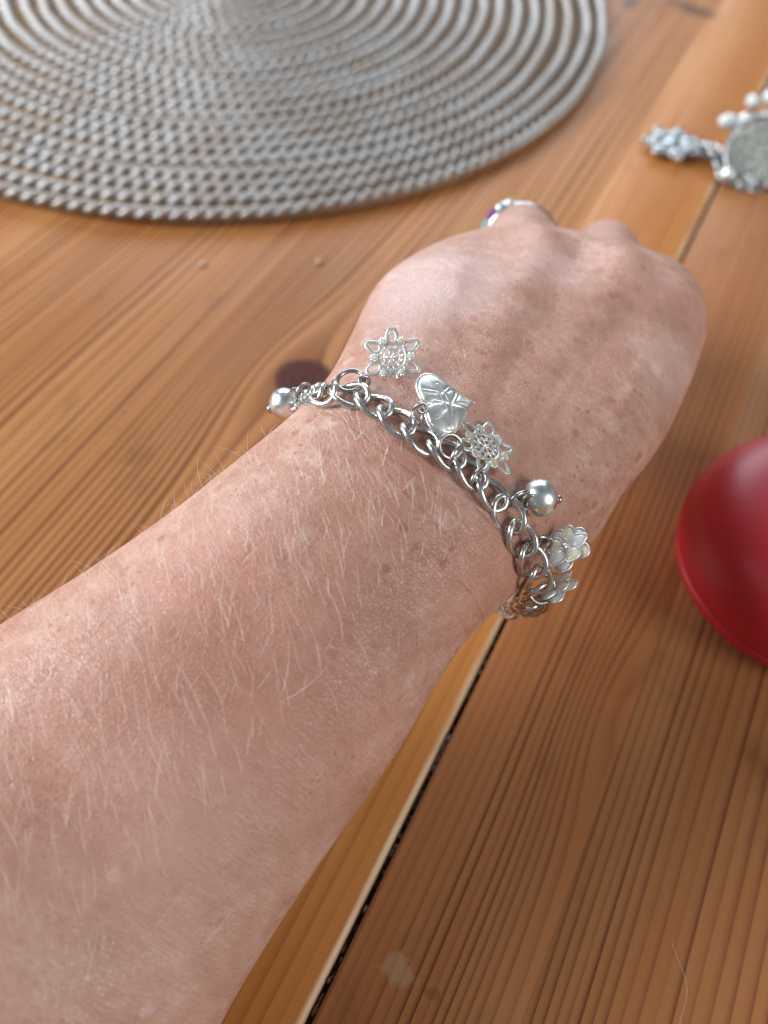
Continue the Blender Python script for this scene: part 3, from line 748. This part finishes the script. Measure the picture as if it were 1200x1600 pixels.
# ------------------------------------------------------------------ second piece of jewellery at the far right
jc = GZ(1180, 240, 0.0)
other = tag(empty('silver_bracelet', jc), 'heap of silver charms, beads and chain at the far right of the table', 'bracelet')
def TL(px, py, z): return GZ(px, py, z) - jc
# flower-shaped charm lying flat
c0 = TL(1050, 226, 0.0022); m = MB()
m.sphere(c0, 0.0042, 16, 9, (1, 1, 0.38))
for k in range(7):
    a = k * 2 * math.pi / 7 + 0.3; d = np.array([math.cos(a), math.sin(a), 0])
    m.sphere(c0 + d * 0.0066, 0.0034, 14, 8, (1, 1, 0.45))
    m.sphere(c0 + d * 0.0102 + np.array([0, 0, 0.0004]), 0.0017, 10, 7)
    m.tube([c0 + d * 0.0066 + 0.0030 * np.array([math.cos(q), math.sin(q), 0.30]) for q in np.arange(20) * 2 * math.pi / 20], 0.0005, 6, True)
fl = m.build('flower_charm', M['frosted'], other)
LK2 = link_mesh(0.0050, 0.0036, 0.00085); LK2.materials.append(M['frosted'])
pl = [(1090, 232, .003), (1106, 236, .003), (1120, 240, .003), (1132, 252, .003), (1134, 270, .003), (1152, 282, .002), (1172, 286, .002), (1192, 285, .002), (1215, 280, .002), (1240, 270, .002), (1260, 250, .002)]
for i, (px, py, z) in enumerate(pl):
    q = TL(px, py, z); nx = TL(*pl[min(i + 1, len(pl) - 1)]) - TL(*pl[max(i - 1, 0)]); nx[2] = 0; tx = unit(nx); nz = unit(np.array([random.uniform(-.4, .4), random.uniform(-.4, .4), 1])); nz = unit(nz - tx * (nz @ tx))
    put('link', LK2, None, other, frame(tx, np.cross(nz, tx), nz, q))
# grainy disc charm leaning on the chain
g = Gr('grainy_silver'); vv = g.vor(g.obj(), 900); M['grainy'] = g.out(Base_Color=g.mix(vv, (0.16, 0.17, 0.16), (0.48, 0.50, 0.46)), Metallic=0.9, Roughness=0.38, Normal=g.bump(vv, 0.0006, 0.9))
m = MB(); m.lathe([(0.0003, -0.0008), (0.0128, -0.0008), (0.0134, 0.0), (0.0126, 0.0010), (0.0112, 0.0007), (0.0003, 0.0013)], 48)
dn = unit(np.array([-0.25, -0.75, 0.9])); dx = unit(np.cross(np.array([0, 0, 1.0]), dn)); dy = np.cross(dn, dx)
dsc = put('disc_charm', m.mesh('disc_charm'), M['grainy'], other, frame(dx, dy, dn, TL(1190, 238, 0.0095)))
m = MB(); m.tube([(0.0128 * math.cos(a), 0.0128 * math.sin(a), 0.0006) for a in np.arange(48) * 2 * math.pi / 48], 0.0008, 8, True); m.build('rim', M['frosted'], dsc)
for px, py, z, r in ((1176, 158, .012, .0026), (1203, 152, .012, .0029), (1164, 184, .011, .0020), (1195, 186, .011, .0021), (1215, 175, .012, .003), (1137, 272, .004, .0026)):
    m = MB(); m.sphere(TL(px, py, z), r, 18, 12); m.build('bead', M['pearl'] if r > .0025 and py < 200 else M['silver_bright'], other)
m = MB(); c1 = TL(1140, 190, 0.010); m.sphere(c1, 0.0033, 16, 10, (1.35, 0.9, 0.9)); m.sphere(c1 + np.array([0.004, 0.0, -0.001]), 0.0032, 14, 9); m.build('nugget', M['pearl'], other)
m = MB(); cs_ = [TL(px, py, z) for px, py, z in ((1150, 190, .007), (1170, 186, .009), (1190, 184, .009), (1215, 182, .008))]
m.tube(catmull(cs_, 14), 0.0030, 12, flat=0.6); m.build('bar', M['frosted'], other)

# ------------------------------------------------------------------ small specks and a stray hair on the table
g = Gr('crumb'); M['crumb'] = g.out(Base_Color=(0.62, 0.52, 0.40), Roughness=0.7)
for px, py, lab in ((317, 415, 'pale bread crumb on the boards nearest the mat edge'), (499, 411, 'tiny pale crumb on the boards between mat and hand')):
    q = GZ(px, py); m = MB(); rr_ = random.Random(px); m.sphere((0, 0, 0.0006), 0.0008, 9, 6, (1.3, 0.9, 0.8)); m.sphere((0.0007, 0.0003, 0.0005), 0.0005, 8, 5)
    o_ = m.build('crumb', M['crumb']); o_.location = q; tag(o_, lab, 'crumb', 'crumbs on the table')
m = MB(); hp = [GZ(px, py, 0.0003) for px, py in ((1049, 1470), (1056, 1490), (1066, 1515), (1073, 1540), (1072, 1562), (1064, 1592), (1058, 1620))]
tag(m.tube(catmull(hp, 30), 0.000018, 5).build('stray_hair', M['hair']), 'single pale stray hair lying on the boards below the red case', 'hair')
